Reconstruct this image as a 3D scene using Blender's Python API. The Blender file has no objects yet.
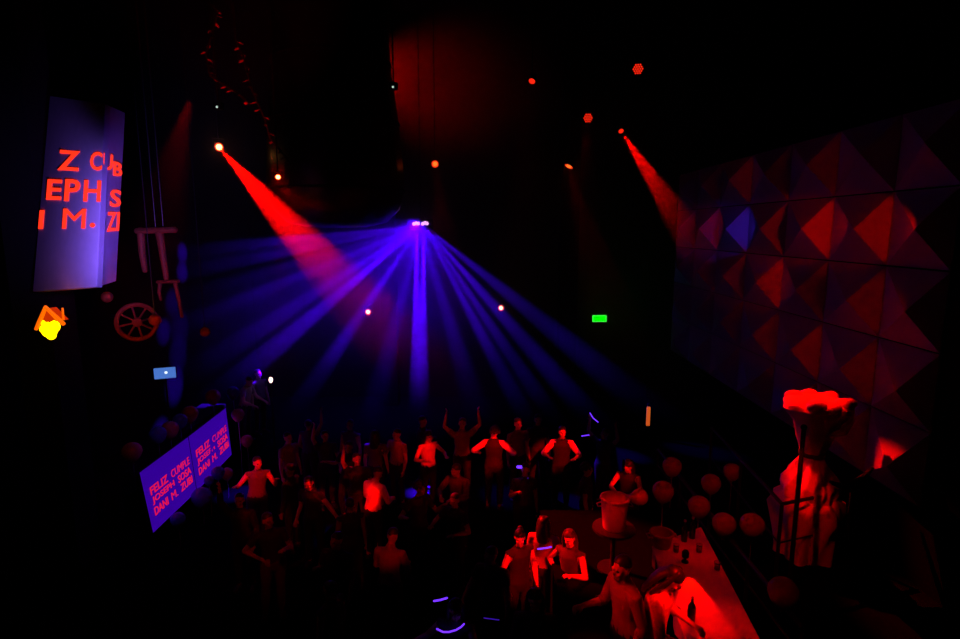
import bpy, bmesh, math, random
from mathutils import Vector, Matrix, Euler, Quaternion
R = math.radians
random.seed(7)
SC = bpy.context.scene
COL = SC.collection

# ------------------------------------------------------------------ camera, world, exposure
EYE = Vector((0.0, 0.0, 6.0)); PITCH = R(9.0); FPX = 572.0
cam_d = bpy.data.cameras.new('camera'); cam = bpy.data.objects.new('camera', cam_d); COL.objects.link(cam)
cam.location = EYE; cam.rotation_euler = (R(90) - PITCH, 0, 0)
cam_d.sensor_width = 36.0; cam_d.lens = 36.0 * FPX / 960.0; cam_d.clip_start = 0.05; cam_d.clip_end = 100
SC.camera = cam
wd = bpy.data.worlds.new('world'); SC.world = wd; wd.use_nodes = True
wd.node_tree.nodes['Background'].inputs[0].default_value = (0.35, 0.02, 0.25, 1)
wd.node_tree.nodes['Background'].inputs[1].default_value = 0.0003
SC.view_settings.view_transform = 'Standard'; SC.view_settings.look = 'None'
SC.view_settings.gamma = 1.0; SC.view_settings.use_curve_mapping = False
SC.view_settings.exposure = 0.0
cy = SC.cycles
cy.use_denoising = True; cy.max_bounces = 3; cy.diffuse_bounces = 2; cy.glossy_bounces = 2
cy.transmission_bounces = 3; cy.volume_bounces = 0; cy.sample_clamp_indirect = 2.0
cy.use_light_tree = True; cy.caustics_reflective = False; cy.caustics_refractive = False

# ------------------------------------------------------------------ pixel helpers (camera rays into the room)
FW = Vector((0, math.cos(PITCH), -math.sin(PITCH))); UP = Vector((0, math.sin(PITCH), math.cos(PITCH))); RT = Vector((1, 0, 0))
def ray(u, v): return FW + RT * ((u - 480) / FPX) + UP * ((319.5 - v) / FPX)
def P(u, v, d): return EYE + ray(u, v) * d                      # point seen at pixel (u,v), d metres deep
def PZ(u, v, z):                                                # ... where that ray meets height z
    r = ray(u, v); return EYE + r * ((z - EYE.z) / r.z)
def PX(u, v, x):                                                # ... where that ray meets the plane X = x
    r = ray(u, v); return EYE + r * ((x - EYE.x) / r.x)
def PY(u, v, y):
    r = ray(u, v); return EYE + r * ((y - EYE.y) / r.y)

# ------------------------------------------------------------------ lights
RED = (1.0, 0.0006, 0.0); BLUE = (0.055, 0.0, 1.0)
def spot(name, loc, target, watts, size, color=RED, blend=0.3, radius=0.03, parent=None, gobo=None):
    L = bpy.data.lights.new(name, 'SPOT'); o = bpy.data.objects.new(name, L); COL.objects.link(o)
    L.energy = watts; L.spot_size = R(size); L.spot_blend = blend; L.color = color; L.shadow_soft_size = radius
    o.rotation_mode = 'QUATERNION'
    loc = Vector(loc); q = (Vector(target) - loc).to_track_quat('-Z', 'Y')
    if parent:
        o.parent = parent; bpy_m = Matrix.Translation(loc) @ q.to_matrix().to_4x4()
        o.matrix_parent_inverse = parent.matrix_basis.inverted()
        o.location = loc; o.rotation_quaternion = q
    else:
        o.location = loc; o.rotation_quaternion = q
    if gobo:
        L.use_nodes = True; nt = L.node_tree; em = nt.nodes['Emission']
        ge = nt.nodes.new('ShaderNodeNewGeometry'); no = nt.nodes.new('ShaderNodeTexNoise'); vt = nt.nodes.new('ShaderNodeVectorTransform')
        vt.vector_type = 'NORMAL'; vt.convert_from = 'WORLD'; vt.convert_to = 'OBJECT'
        nt.links.new(ge.outputs['Incoming'], vt.inputs[0]); nt.links.new(vt.outputs[0], no.inputs['Vector'])
        no.inputs['Scale'].default_value = gobo; no.inputs['Detail'].default_value = 1.0
        rp = nt.nodes.new('ShaderNodeMapRange'); rp.inputs[1].default_value = 0.42; rp.inputs[2].default_value = 0.6
        rp.inputs[3].default_value = 0.05; rp.inputs[4].default_value = 1.8
        nt.links.new(no.outputs[0], rp.inputs[0]); nt.links.new(rp.outputs[0], em.inputs['Strength'])
    return o

# ------------------------------------------------------------------ materials
MATS = {}
def mat(name, color, rough=0.7, metal=0.0, emit=0.0, ecol=None, noise=0.15, nscale=20.0, bump=0.0, spec=0.5):
    if name in MATS: return MATS[name]
    m = bpy.data.materials.new(name); m.use_nodes = True; nt = m.node_tree; b = nt.nodes['Principled BSDF']
    b.inputs['Roughness'].default_value = rough; b.inputs['Metallic'].default_value = metal
    b.inputs['Specular IOR Level'].default_value = spec
    c = tuple(color) + (1,)
    if noise > 0:
        tc = nt.nodes.new('ShaderNodeTexCoord'); n = nt.nodes.new('ShaderNodeTexNoise'); n.inputs['Scale'].default_value = nscale; n.inputs['Detail'].default_value = 3
        nt.links.new(tc.outputs['Object'], n.inputs['Vector'])
        mx = nt.nodes.new('ShaderNodeMix'); mx.data_type = 'RGBA'
        mx.inputs[6].default_value = tuple(v * (1 - noise) for v in color) + (1,); mx.inputs[7].default_value = tuple(min(1, v * (1 + noise)) for v in color) + (1,)
        nt.links.new(n.outputs[0], mx.inputs[0]); nt.links.new(mx.outputs[2], b.inputs['Base Color'])
        if bump > 0:
            bp = nt.nodes.new('ShaderNodeBump'); bp.inputs['Strength'].default_value = bump; bp.inputs['Distance'].default_value = 0.02
            nt.links.new(n.outputs[0], bp.inputs['Height']); nt.links.new(bp.outputs[0], b.inputs['Normal'])
    else:
        b.inputs['Base Color'].default_value = c
    if emit > 0:
        b.inputs['Emission Color'].default_value = tuple(ecol or color) + (1,); b.inputs['Emission Strength'].default_value = emit
    MATS[name] = m; return m
BLACK = mat('black paint', (0.007, 0.007, 0.008), 0.75, spec=.1)
MATTE = mat('dark wall paint', (0.004, 0.0035, 0.004), 0.95, bump=0.2, spec=.0)
FLOORM = mat('dark floor', (0.0025, 0.0025, 0.003), 0.9, spec=.0, bump=0.1, nscale=4)
STEEL = mat('dark steel', (0.06, 0.06, 0.065), 0.4, 0.8)
PANEL = mat('pale wall panel', (0.42, 0.40, 0.38), 0.6, noise=0.08, nscale=6)
WOOD = mat('dark varnished wood', (0.03, 0.014, 0.008), 0.45, nscale=8)
CLOTH = mat('white cloth', (0.78, 0.76, 0.74), 0.85, noise=0.06, bump=0.3, nscale=14)
CHROME = mat('brushed steel', (0.55, 0.55, 0.56), 0.3, 0.7)
SKINS = [mat('light skin', (0.58, 0.36, 0.27), 0.55, noise=0.06), mat('tan skin', (0.42, 0.25, 0.17), 0.55, noise=0.06), mat('brown skin', (0.26, 0.14, 0.09), 0.55, noise=0.06)]
EYEM = mat('dark eye', (0.03, 0.02, 0.02), 0.25, noise=0); LIPM = mat('lips', (0.42, 0.14, 0.12), 0.5, noise=0.05)

# ------------------------------------------------------------------ mesh builder
class MB:
    def __init__(s): s.v = []; s.f = []; s.m = []
    def add(s, vs, fs, mi=0):
        k = len(s.v); s.v += [tuple(x) for x in vs]; s.f += [tuple(i + k for i in f) for f in fs]; s.m += [mi] * len(fs); return s
    def box(s, c, size, rot=None, mi=0, bev=0.0):
        bm = bmesh.new(); bmesh.ops.create_cube(bm, size=1.0)
        for v in bm.verts: v.co = Vector((v.co.x * size[0], v.co.y * size[1], v.co.z * size[2]))
        if bev > 0: bmesh.ops.bevel(bm, geom=bm.edges[:], offset=bev, segments=2, affect='EDGES', profile=0.5)
        M = Matrix.Translation(Vector(c)) @ (rot.to_matrix().to_4x4() if rot else Matrix())
        bm.verts.index_update()
        s.add([M @ v.co for v in bm.verts], [[v.index for v in f.verts] for f in bm.faces], mi); bm.free(); return s
    def tube(s, pts, rad, n=10, mi=0, caps=True, ry=None, side=None):
        pts = [Vector(p) for p in pts]
        if not hasattr(rad, '__len__'): rad = [rad] * len(pts)
        ryl = ry if ry else rad
        t0 = (pts[1] - pts[0]).normalized()
        a = Vector(side) if side else (Vector((1, 0, 0)) if abs(t0.x) < 0.8 else Vector((0, 1, 0)))
        vs = []; fs = []
        for i, p in enumerate(pts):
            t = (pts[min(i + 1, len(pts) - 1)] - pts[max(i - 1, 0)]).normalized()
            a = (a - t * a.dot(t)).normalized(); b = t.cross(a)
            for k in range(n):
                th = 2 * math.pi * k / n
                vs.append(p + a * (math.cos(th) * rad[i]) + b * (math.sin(th) * ryl[i]))
        for i in range(len(pts) - 1):
            for k in range(n):
                fs.append((i * n + k, i * n + (k + 1) % n, (i + 1) * n + (k + 1) % n, (i + 1) * n + k))
        if caps: fs.append(tuple(range(n - 1, -1, -1))); fs.append(tuple((len(pts) - 1) * n + k for k in range(n)))
        return s.add(vs, fs, mi)
    def limb(s, pts, rad, n=10, ry=None, side=None, mi=0):       # tube with rounded ends
        pts = [Vector(p) for p in pts]; rad = list(rad); ry = list(ry) if ry else list(rad)
        d0 = (pts[0] - pts[1]).normalized(); d1 = (pts[-1] - pts[-2]).normalized()
        def cap(p, d, r, r2):
            m = min(r, r2); return [(p + d * (m * math.sin(R(a))), r * math.cos(R(a)), r2 * math.cos(R(a))) for a in (25, 50, 72)]
        A = cap(pts[0], d0, rad[0], ry[0])[::-1]; B = cap(pts[-1], d1, rad[-1], ry[-1])
        return s.tube([a[0] for a in A] + pts + [b[0] for b in B], [a[1] for a in A] + rad + [b[1] for b in B], n, mi, True, [a[2] for a in A] + ry + [b[2] for b in B], side)
    def ell(s, c, r, rot=None, n=14, m=8, mi=0):
        c = Vector(c); vs = []; fs = []
        Rm = rot.to_matrix() if rot else Matrix.Identity(3)
        for i in range(m + 1):
            ph = math.pi * i / m
            for k in range(n):
                th = 2 * math.pi * k / n
                vs.append(c + Rm @ Vector((r[0] * math.sin(ph) * math.cos(th), r[1] * math.sin(ph) * math.sin(th), r[2] * math.cos(ph))))
        for i in range(m):
            for k in range(n): fs.append((i * n + k, (i + 1) * n + k, (i + 1) * n + (k + 1) % n, i * n + (k + 1) % n))
        return s.add(vs, fs, mi)
    def lathe(s, prof, c=(0, 0, 0), n=24, mi=0, wob=None, axis=None):
        c = Vector(c); vs = []; fs = []; Q = axis.to_matrix() if axis else Matrix.Identity(3)
        for i, (r, z) in enumerate(prof):
            for k in range(n):
                th = 2 * math.pi * k / n; rr = r * (1 + (wob(th, i) if wob else 0))
                vs.append(c + Q @ Vector((rr * math.cos(th), rr * math.sin(th), z)))
        for i in range(len(prof) - 1):
            for k in range(n): fs.append((i * n + k, i * n + (k + 1) % n, (i + 1) * n + (k + 1) % n, (i + 1) * n + k))
        return s.add(vs, fs, mi)
    def build(s, name, mats, parent=None, smooth=True, merge=True):
        me = bpy.data.meshes.new(name); me.from_pydata([tuple(v) for v in s.v], [], s.f)
        bm = bmesh.new(); bm.from_mesh(me)
        for i, f in enumerate(bm.faces): f.material_index = s.m[i]; f.smooth = smooth
        if merge: bmesh.ops.remove_doubles(bm, verts=bm.verts, dist=1e-5)
        bmesh.ops.recalc_face_normals(bm, faces=bm.faces); bm.to_mesh(me); bm.free()
        if smooth: me.set_sharp_from_angle(angle=R(40))
        for m in (mats if isinstance(mats, (list, tuple)) else [mats]): me.materials.append(m)
        o = bpy.data.objects.new(name, me); COL.objects.link(o)
        if parent: o.parent = parent
        return o
def tag(o, label, cat, group=None, kind=None):
    o['label'] = label; o['category'] = cat
    if group: o['group'] = group
    if kind: o['kind'] = kind
    return o
def struct(o): o['kind'] = 'structure'; return o
def thing(name, label, cat, loc=(0, 0, 0), rz=0.0, group=None):
    o = bpy.data.objects.new(name, None); COL.objects.link(o); o.empty_display_size = 0.1
    o.location = loc; o.rotation_euler = (0, 0, rz); return tag(o, label, cat, group)
def copy_tree(o, parent=None):
    c = o.copy(); COL.objects.link(c)
    if parent: c.parent = parent
    for ch in list(o.children): copy_tree(ch, c)
    return c
def lift(o, loc): o.location = loc; return o

# ================================================================== the setting
XL, XR, YB, ZC = -8.0, 6.0, 20.0, 13.0
def slab(name, lo, hi, m):
    lo = Vector(lo); hi = Vector(hi)
    return struct(MB().box((lo + hi) / 2, hi - lo).build(name, m, smooth=False))
slab('floor', (XL - .3, -1, -.3), (XR + .6, YB + .3, 0), FLOORM)
slab('ceiling', (XL - .3, -1, ZC), (XR + .6, YB + .3, ZC + .3), BLACK)
slab('wall_left', (XL - .3, -1, 0), (XL, YB, ZC), MATTE)
slab('wall_right', (XR, -1, 0), (XR + .6, YB, ZC), MATTE)
slab('wall_back', (XL - .3, YB, 0), (XR + .6, YB + .3, ZC), MATTE)
TZ = 1.15
slab('floor_terrace', (1.05, 1.0, 0), (XR, 9.35, TZ), FLOORM)
slab('floor_terrace_far', (3.05, 9.35, 0), (XR, 13.6, TZ), FLOORM)
PZT = 0.4
slab('floor_podium', (-0.9, 10.3, 0), (2.2, 13.4, PZT), FLOORM)
BX = -5.9
slab('floor_booth', (XL, 8.4, 0), (BX - .12, 16.0, 0.62), FLOORM)
slab('trim_1', (2.05, 14.6, 0), (2.5, 15.05, ZC), MATTE)          # square pillars before the back wall
slab('trim_2', (-3.3, 18.9, 0), (-2.8, 19.4, ZC), MATTE)
slab('trim_3', (3.1, 18.9, 0), (3.6, 19.4, ZC), MATTE)

# haze over the back of the dance floor
def haze():
    m = bpy.data.materials.new('stage haze'); m.use_nodes = True; nt = m.node_tree
    nt.nodes.remove(nt.nodes['Principled BSDF'])
    vs = nt.nodes.new('ShaderNodeVolumeScatter'); vs.inputs['Density'].default_value = 0.06; vs.inputs['Anisotropy'].default_value = 0.35
    nt.links.new(vs.outputs[0], nt.nodes['Material Output'].inputs['Volume'])
    # drifting, patchy haze that thins out towards the viewer and the floor
    tc = nt.nodes.new('ShaderNodeNewGeometry'); sx = nt.nodes.new('ShaderNodeSeparateXYZ'); nt.links.new(tc.outputs['Position'], sx.inputs[0])
    def ramp(sock, a, b):
        r = nt.nodes.new('ShaderNodeMapRange'); r.interpolation_type = 'SMOOTHSTEP'; r.inputs[1].default_value = a; r.inputs[2].default_value = b; nt.links.new(sock, r.inputs[0]); return r.outputs[0]
    def mul(a, b):
        m_ = nt.nodes.new('ShaderNodeMath'); m_.operation = 'MULTIPLY'
        for k, q in enumerate((a, b)):
            if isinstance(q, float): m_.inputs[k].default_value = q
            else: nt.links.new(q, m_.inputs[k])
        return m_.outputs[0]
    no = nt.nodes.new('ShaderNodeTexNoise'); no.inputs['Scale'].default_value = .55; no.inputs['Detail'].default_value = 2.0; nt.links.new(tc.outputs['Position'], no.inputs['Vector'])
    d = mul(mul(ramp(sx.outputs['Y'], 10.3, 11.7), ramp(sx.outputs['Z'], 1.6, 4.4)), ramp(sx.outputs['X'], -8.2, -4.0))
    nm = nt.nodes.new('ShaderNodeMapRange'); nm.inputs[1].default_value = .36; nm.inputs[2].default_value = .64; nm.inputs[3].default_value = .045; nm.inputs[4].default_value = .11; nt.links.new(no.outputs[0], nm.inputs[0])
    nt.links.new(mul(d, nm.outputs[0]), vs.inputs['Density'])
    m.cycles.volume_sampling = 'MULTIPLE_IMPORTANCE'; m.cycles.volume_step_rate = 1.0
    cy.volume_step_rate = 1.0; cy.volume_max_steps = 256
    o = MB().box((-1.25, 14.75, 7.1), (13.3, 10.3, 11.6)).build('haze', m, smooth=False)
    tag(o, 'thin stage haze that shows the light beams over the dance floor', 'haze', kind='stuff')
haze()

# pyramid panels on the right wall: cells along Y x Z, columns follow the lit facets of the photograph
YE = [7.55, 8.33, 9.72, 11.17, 12.85, 14.35, 16.0]
CZ = 1.07; Z0 = 6.0 - CZ / 2
lit = {(1, 0): 'second column from the camera end, level with the top lamp row: its near facet glows bright red',}
YES = []
def edge_y(u): return PX(u, 228, XR).y
YE = [edge_y(u) for u in (960, 893, 834, 788, 750, 720, 697, 678)]
names_lit = {(2, 0): 'pyramid wall panel with narrow bright red triangle, next behind the broadest one',
             (1, 0): 'pyramid wall panel with the broadest red triangle, nearest of the lit ones',
             (3, -1): 'pyramid wall panel with a red triangle in the row below the blue one',
             (4, 0): 'pyramid wall panel with its near triangle lit blue',
             (5, 0): 'pyramid wall panel with a slim red triangle just behind the blue one',
             (4, 1): 'pyramid wall panel with a slim dim red triangle above the blue one'}
for i in range(len(YE) - 1):
    for j in range(-3, 2):
        y0, y1 = YE[i], YE[i + 1]; z0 = Z0 + j * CZ; z1 = z0 + CZ; g = 0.012
        yc = y0 + (y1 - y0) * 0.15; h = 0.40
        A = [(XR - .006, y0 + g, z0 + g), (XR - .006, y1 - g, z0 + g), (XR - .006, y1 - g, z1 - g), (XR - .006, y0 + g, z1 - g)]
        Bv = [(XR - .04, p[1], p[2]) for p in A]
        o = MB().add(A + Bv + [(XR - .04 - h, yc, (z0 + z1) / 2)],
                     [(3, 2, 1, 0), (0, 1, 5, 4), (1, 2, 6, 5), (2, 3, 7, 6), (3, 0, 4, 7), (4, 5, 8), (5, 6, 8), (6, 7, 8), (7, 4, 8)]).build('pyramid_panel', PANEL, smooth=False)
        k = (i, j)
        if k in names_lit: tag(o, names_lit[k], 'wall panel', 'pyramid panels on the wall')
        else: tag(o, 'pyramid wall panel left almost in the dark on the side wall', 'wall panel', 'dim pyramid panels on the wall')
def facet_c(i, j):
    y0, y1 = YE[i], YE[i + 1]; return Vector((XR - .17, y0 + (y1 - y0) * .06, Z0 + (j + .5) * CZ))

# ================================================================== lamps on the ceiling
def glow(name, color, strength): return mat(name, (0.02, 0.02, 0.02), 0.4, emit=strength, ecol=color, noise=0)
L_HOT = glow('hot lamp lens', (1.0, .42, .09), 9.0); L_ORG = glow('orange lamp lens', (1.0, .20, .02), 1.6)
L_RED = glow('red lamp lens', (1.0, .02, .005), 1.2); L_PALE = glow('warm white lamp lens', (1.0, .55, .35), 4.0)
def spotlight(label, loc, target, lens_m, r=0.11, watts=0, size=12, color=RED, pole=True, group='spotlights over the dance floor', led=False, blend=0.3, gobo=None, aim=None):
    """can lamp on a yoke under a drop pole; the lens faces AIM (or the target)"""
    loc = Vector(loc); root = thing('spotlight', label, 'spotlight', loc, 0, group)
    d = ((Vector(aim) if aim is not None else Vector(target)) - loc).normalized(); Q = d.to_track_quat('Z', 'Y')
    MB().lathe([(0, -r * 2.4), (r * .75, -r * 2.3), (r * .95, -r * 1.6), (r * 1.0, -r * .9), (r * 1.1, -r * .85), (r * 1.1, -r * .6), (r, -r * .55), (r * 1.15, r * .1), (r * 1.15, r * .25), (r * 1.02, r * .25), (r * 1.0, r * .02)],
               n=20, axis=Q).build('housing', BLACK, root)
    if led:
        b = MB(); q = r / 2.6
        for a in range(-3, 4):
            for c in range(-3, 4):
                x, y = (a + (.5 if c % 2 else 0)) * q * .95, c * q * .83
                if math.hypot(x, y) < r * .9: b.ell(Q @ Vector((x, y, r * .06)), (q * .37,) * 3, n=8, m=5)
        b.build('led_lens', lens_m, root)
    else:
        MB().lathe([(0, r * .2), (r * .5, r * .16), (r * .66, r * .10), (0, r * .0)], n=20, axis=Q).build('lens', lens_m, root)
        MB().lathe([(r * .66, r * .10), (r * .97, r * .05), (r * .97, r * .02), (r * .66, r * .02)], n=20, axis=Q).build('halo_ring', L_RED, root)  # glowing ring imitates the red halo round the hot core
    y = MB(); w = r * 1.3
    sd = Q @ Vector((1, 0, 0)); sd.z = 0; sd = sd.normalized() if sd.length > .01 else Vector((1, 0, 0))
    y.tube([sd * w + Vector((0, 0, -r * .3)), sd * w + Vector((0, 0, r * 1.9)), -sd * w + Vector((0, 0, r * 1.9)), -sd * w + Vector((0, 0, -r * .3))], r * .12, 8)
    y.build('yoke', STEEL, root)
    if pole:
        MB().tube([(0, 0, r * 1.85), (0, 0, ZC - loc.z)], .012, 8).build('drop_pole', STEEL, root)
    else:
        MB().tube([(0, 0, r * 1.85), (0, YB - loc.y, r * 1.85)], .022, 10).build('wall_arm', STEEL, root)
    if watts: spot('lamp', loc + d * r * .35, target, watts, size, color, blend, .02, root, gobo)
    return root
S1 = P(219, 147, 11.6); spotlight('spotlight with yellow hot lens sending the long red beam across the haze', S1, P(338, 280, 10.55), L_HOT, .088, 36000, 15, blend=.7, aim=P(260, 225, 6))
S2 = P(278, 177, 10.6); spotlight('small orange spotlight with a short faint beam straight below it', S2, P(281, 330, 10.6), L_HOT, .058, 900, 8, aim=P(278, 230, 8))
S3 = P(435, 164, 14.0); spotlight('small orange spotlight hanging over the blue double lamp', S3, P(470, 420, 12), L_ORG, .09, 60, 20, aim=P(435, 164, 8))
S6 = P(569, 166, 14.0); spotlight('orange spotlight seen as a slanting streak of light', S6, P(640, 420, 11), L_ORG, .11, 60, 18, aim=S6 + Vector((-1, -.75, -2.0)))
S7 = P(532, 81, 12.0); spotlight('small red spotlight highest near the middle of the ceiling', S7, P(500, 470, 11), L_RED, .07, 30, 16, aim=S7 + Vector((-.6, -1.3, -1.5)))
S8 = P(588, 118, 11.0); spotlight('round red LED spotlight pointed straight at the viewer, dimmer than the striped one above', S8, P(570, 500, 8), L_RED, .10, 40, 20, led=True, aim=P(588, 118, 5))
S9 = P(638, 69, 9.5); spotlight('red LED spotlight at the top, the biggest disc of red dots', S9, P(600, 560, 7), L_RED, .10, 40, 22, led=True, aim=P(634, 75, 4))
S10 = P(621, 131, 11.7); spotlight('dark-housed spotlight whose short thick red beam falls toward the pyramid wall', S10, P(666, 200, 10.7), L_RED, .05, 9000, 13.0, blend=.7, aim=P(668, 200, 9.6))
S4 = PY(368, 312, YB - .5); spotlight('warm white spotlight on the back wall at the left of the blue beam', S4, P(368, 330, 8), L_PALE, .11, 0, pole=False, aim=P(368, 312, 8), group='spotlights on the back wall')
S5 = PY(501, 308, YB - .5); spotlight('warm white spotlight on the back wall within the right side of the blue fan', S5, P(501, 330, 8), L_PALE, .11, 0, pole=False, aim=P(501, 308, 8), group='spotlights on the back wall')

# the blue double lamp and its fan of beams
SB = P(420.5, 224, 16.0)
def double_lamp():
    root = thing('stage_light', 'double lamp with two pinkish white lenses fanning blue beams through the haze', 'stage light', SB)
    MB().box((0, .1, 0), (.72, .2, .30), bev=.02).build('housing', BLACK, root)
    for x in (-.145, .145):
        b = MB()
        for dx, dz in ((-.075, .0), (0, .03 if x > 0 else .02), (.07, .015)): b.ell((x * .85 + dx * .85, -.01, dz), (.046, .03, .052), n=12, m=8)
        b.build('lens', glow('pink white lens', (1.0, .42, 1.0), 1.7), root)
    MB().box((0, .1, .17), (.2, .12, .06)).tube([(0, .1, .18), (0, .1, ZC - SB.z)], .015).build('drop_pole', STEEL, root)
    F = SB + Vector((0, -.06, -.05))
    for (dx, u, v, d, w, sz, bl) in ((0, 190, 252, 15.4, 60000, 5.5, 1), (0, 192, 270, 15.4, 50000, 6.0, 1), (0, 260, 292, 15.0, 40000, 6.0, 1), (0, 200, 294, 15.0, 22000, 7.0, 1), (0, 228, 308, 15.4, 16000, 9.0, 1), (0, 250, 316, 15.4, 22000, 8.5, 1),
                                 (0, 284, 314, 15.4, 70000, 7.5, .9), (0, 310, 318, 15.2, 105000, 7.5, .8), (0, 342, 342, 14.6, 55000, 6.5, .9), (0, 376, 400, 13.0, 14000, 7.5, 1),
                                 (-.10, 416, 402, 14.0, 200000, 4.6, .7), (.10, 422, 402, 14.0, 200000, 4.6, .7), (0, 470, 390, 13.4, 9000, 8, 1),
                                 (.1, 498, 365, 13.6, 26000, 5.5, 1), (.1, 522, 372, 13.6, 30000, 5.0, 1), (.1, 546, 366, 13.6, 30000, 6.0, 1), (.1, 572, 346, 14.0, 14000, 7, 1)):
        f = F + Vector((dx, 0, 0)); spot('beam_lamp', f, P(u, v, d), w, sz, BLUE, bl, .04, root)
    spot('beam_lamp', F + Vector((-.05, -.35, .1)), F + Vector((-1.2, 2.0, -2.2)), 4200, 112, BLUE, 1.0, .05, root)  # added wash aimed at the back wall so the haze round the lamp glows
double_lamp()

# unseen spots added in mid-air to light single people, balloons and buckets
def key(u, v, d, w, size, off=(1.2, -4.6, 3.9), color=RED, blend=.5):
    t = P(u, v, d); return spot('unseen_key', t + Vector(off), t, w, size, color, blend, .06)
key(492, 450, 11.2, 4200, 7); key(516, 430, 12.3, 900, 4); key(562, 446, 11.2, 4000, 7); key(624, 474, 10.6, 2600, 5)
key(428, 450, 12.0, 2400, 5); key(366, 492, 10.0, 3600, 5); key(326, 488, 10.6, 1900, 8); key(254, 476, 10.8, 1900, 7)
key(526, 562, 8.0, 3400, 8, (.5, -3.5, 4)); key(572, 562, 8.0, 3600, 8, (1.5, -3.5, 4)); key(622, 572, 5.6, 420, 16, (-2.4, -.6, 2.4)); key(672, 592, 5.5, 2200, 9, (1.2, -2.0, 3.6))
key(352, 466, 11, 900, 5); key(408, 442, 12, 500, 5); key(455, 470, 10.8, 500, 8); key(265, 515, 9.5, 350, 8); key(388, 548, 8.5, 300, 7)
key(450, 470, 11.5, 110, 36); key(300, 500, 10, 70, 36)  # two wide added fills over the crowd

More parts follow.
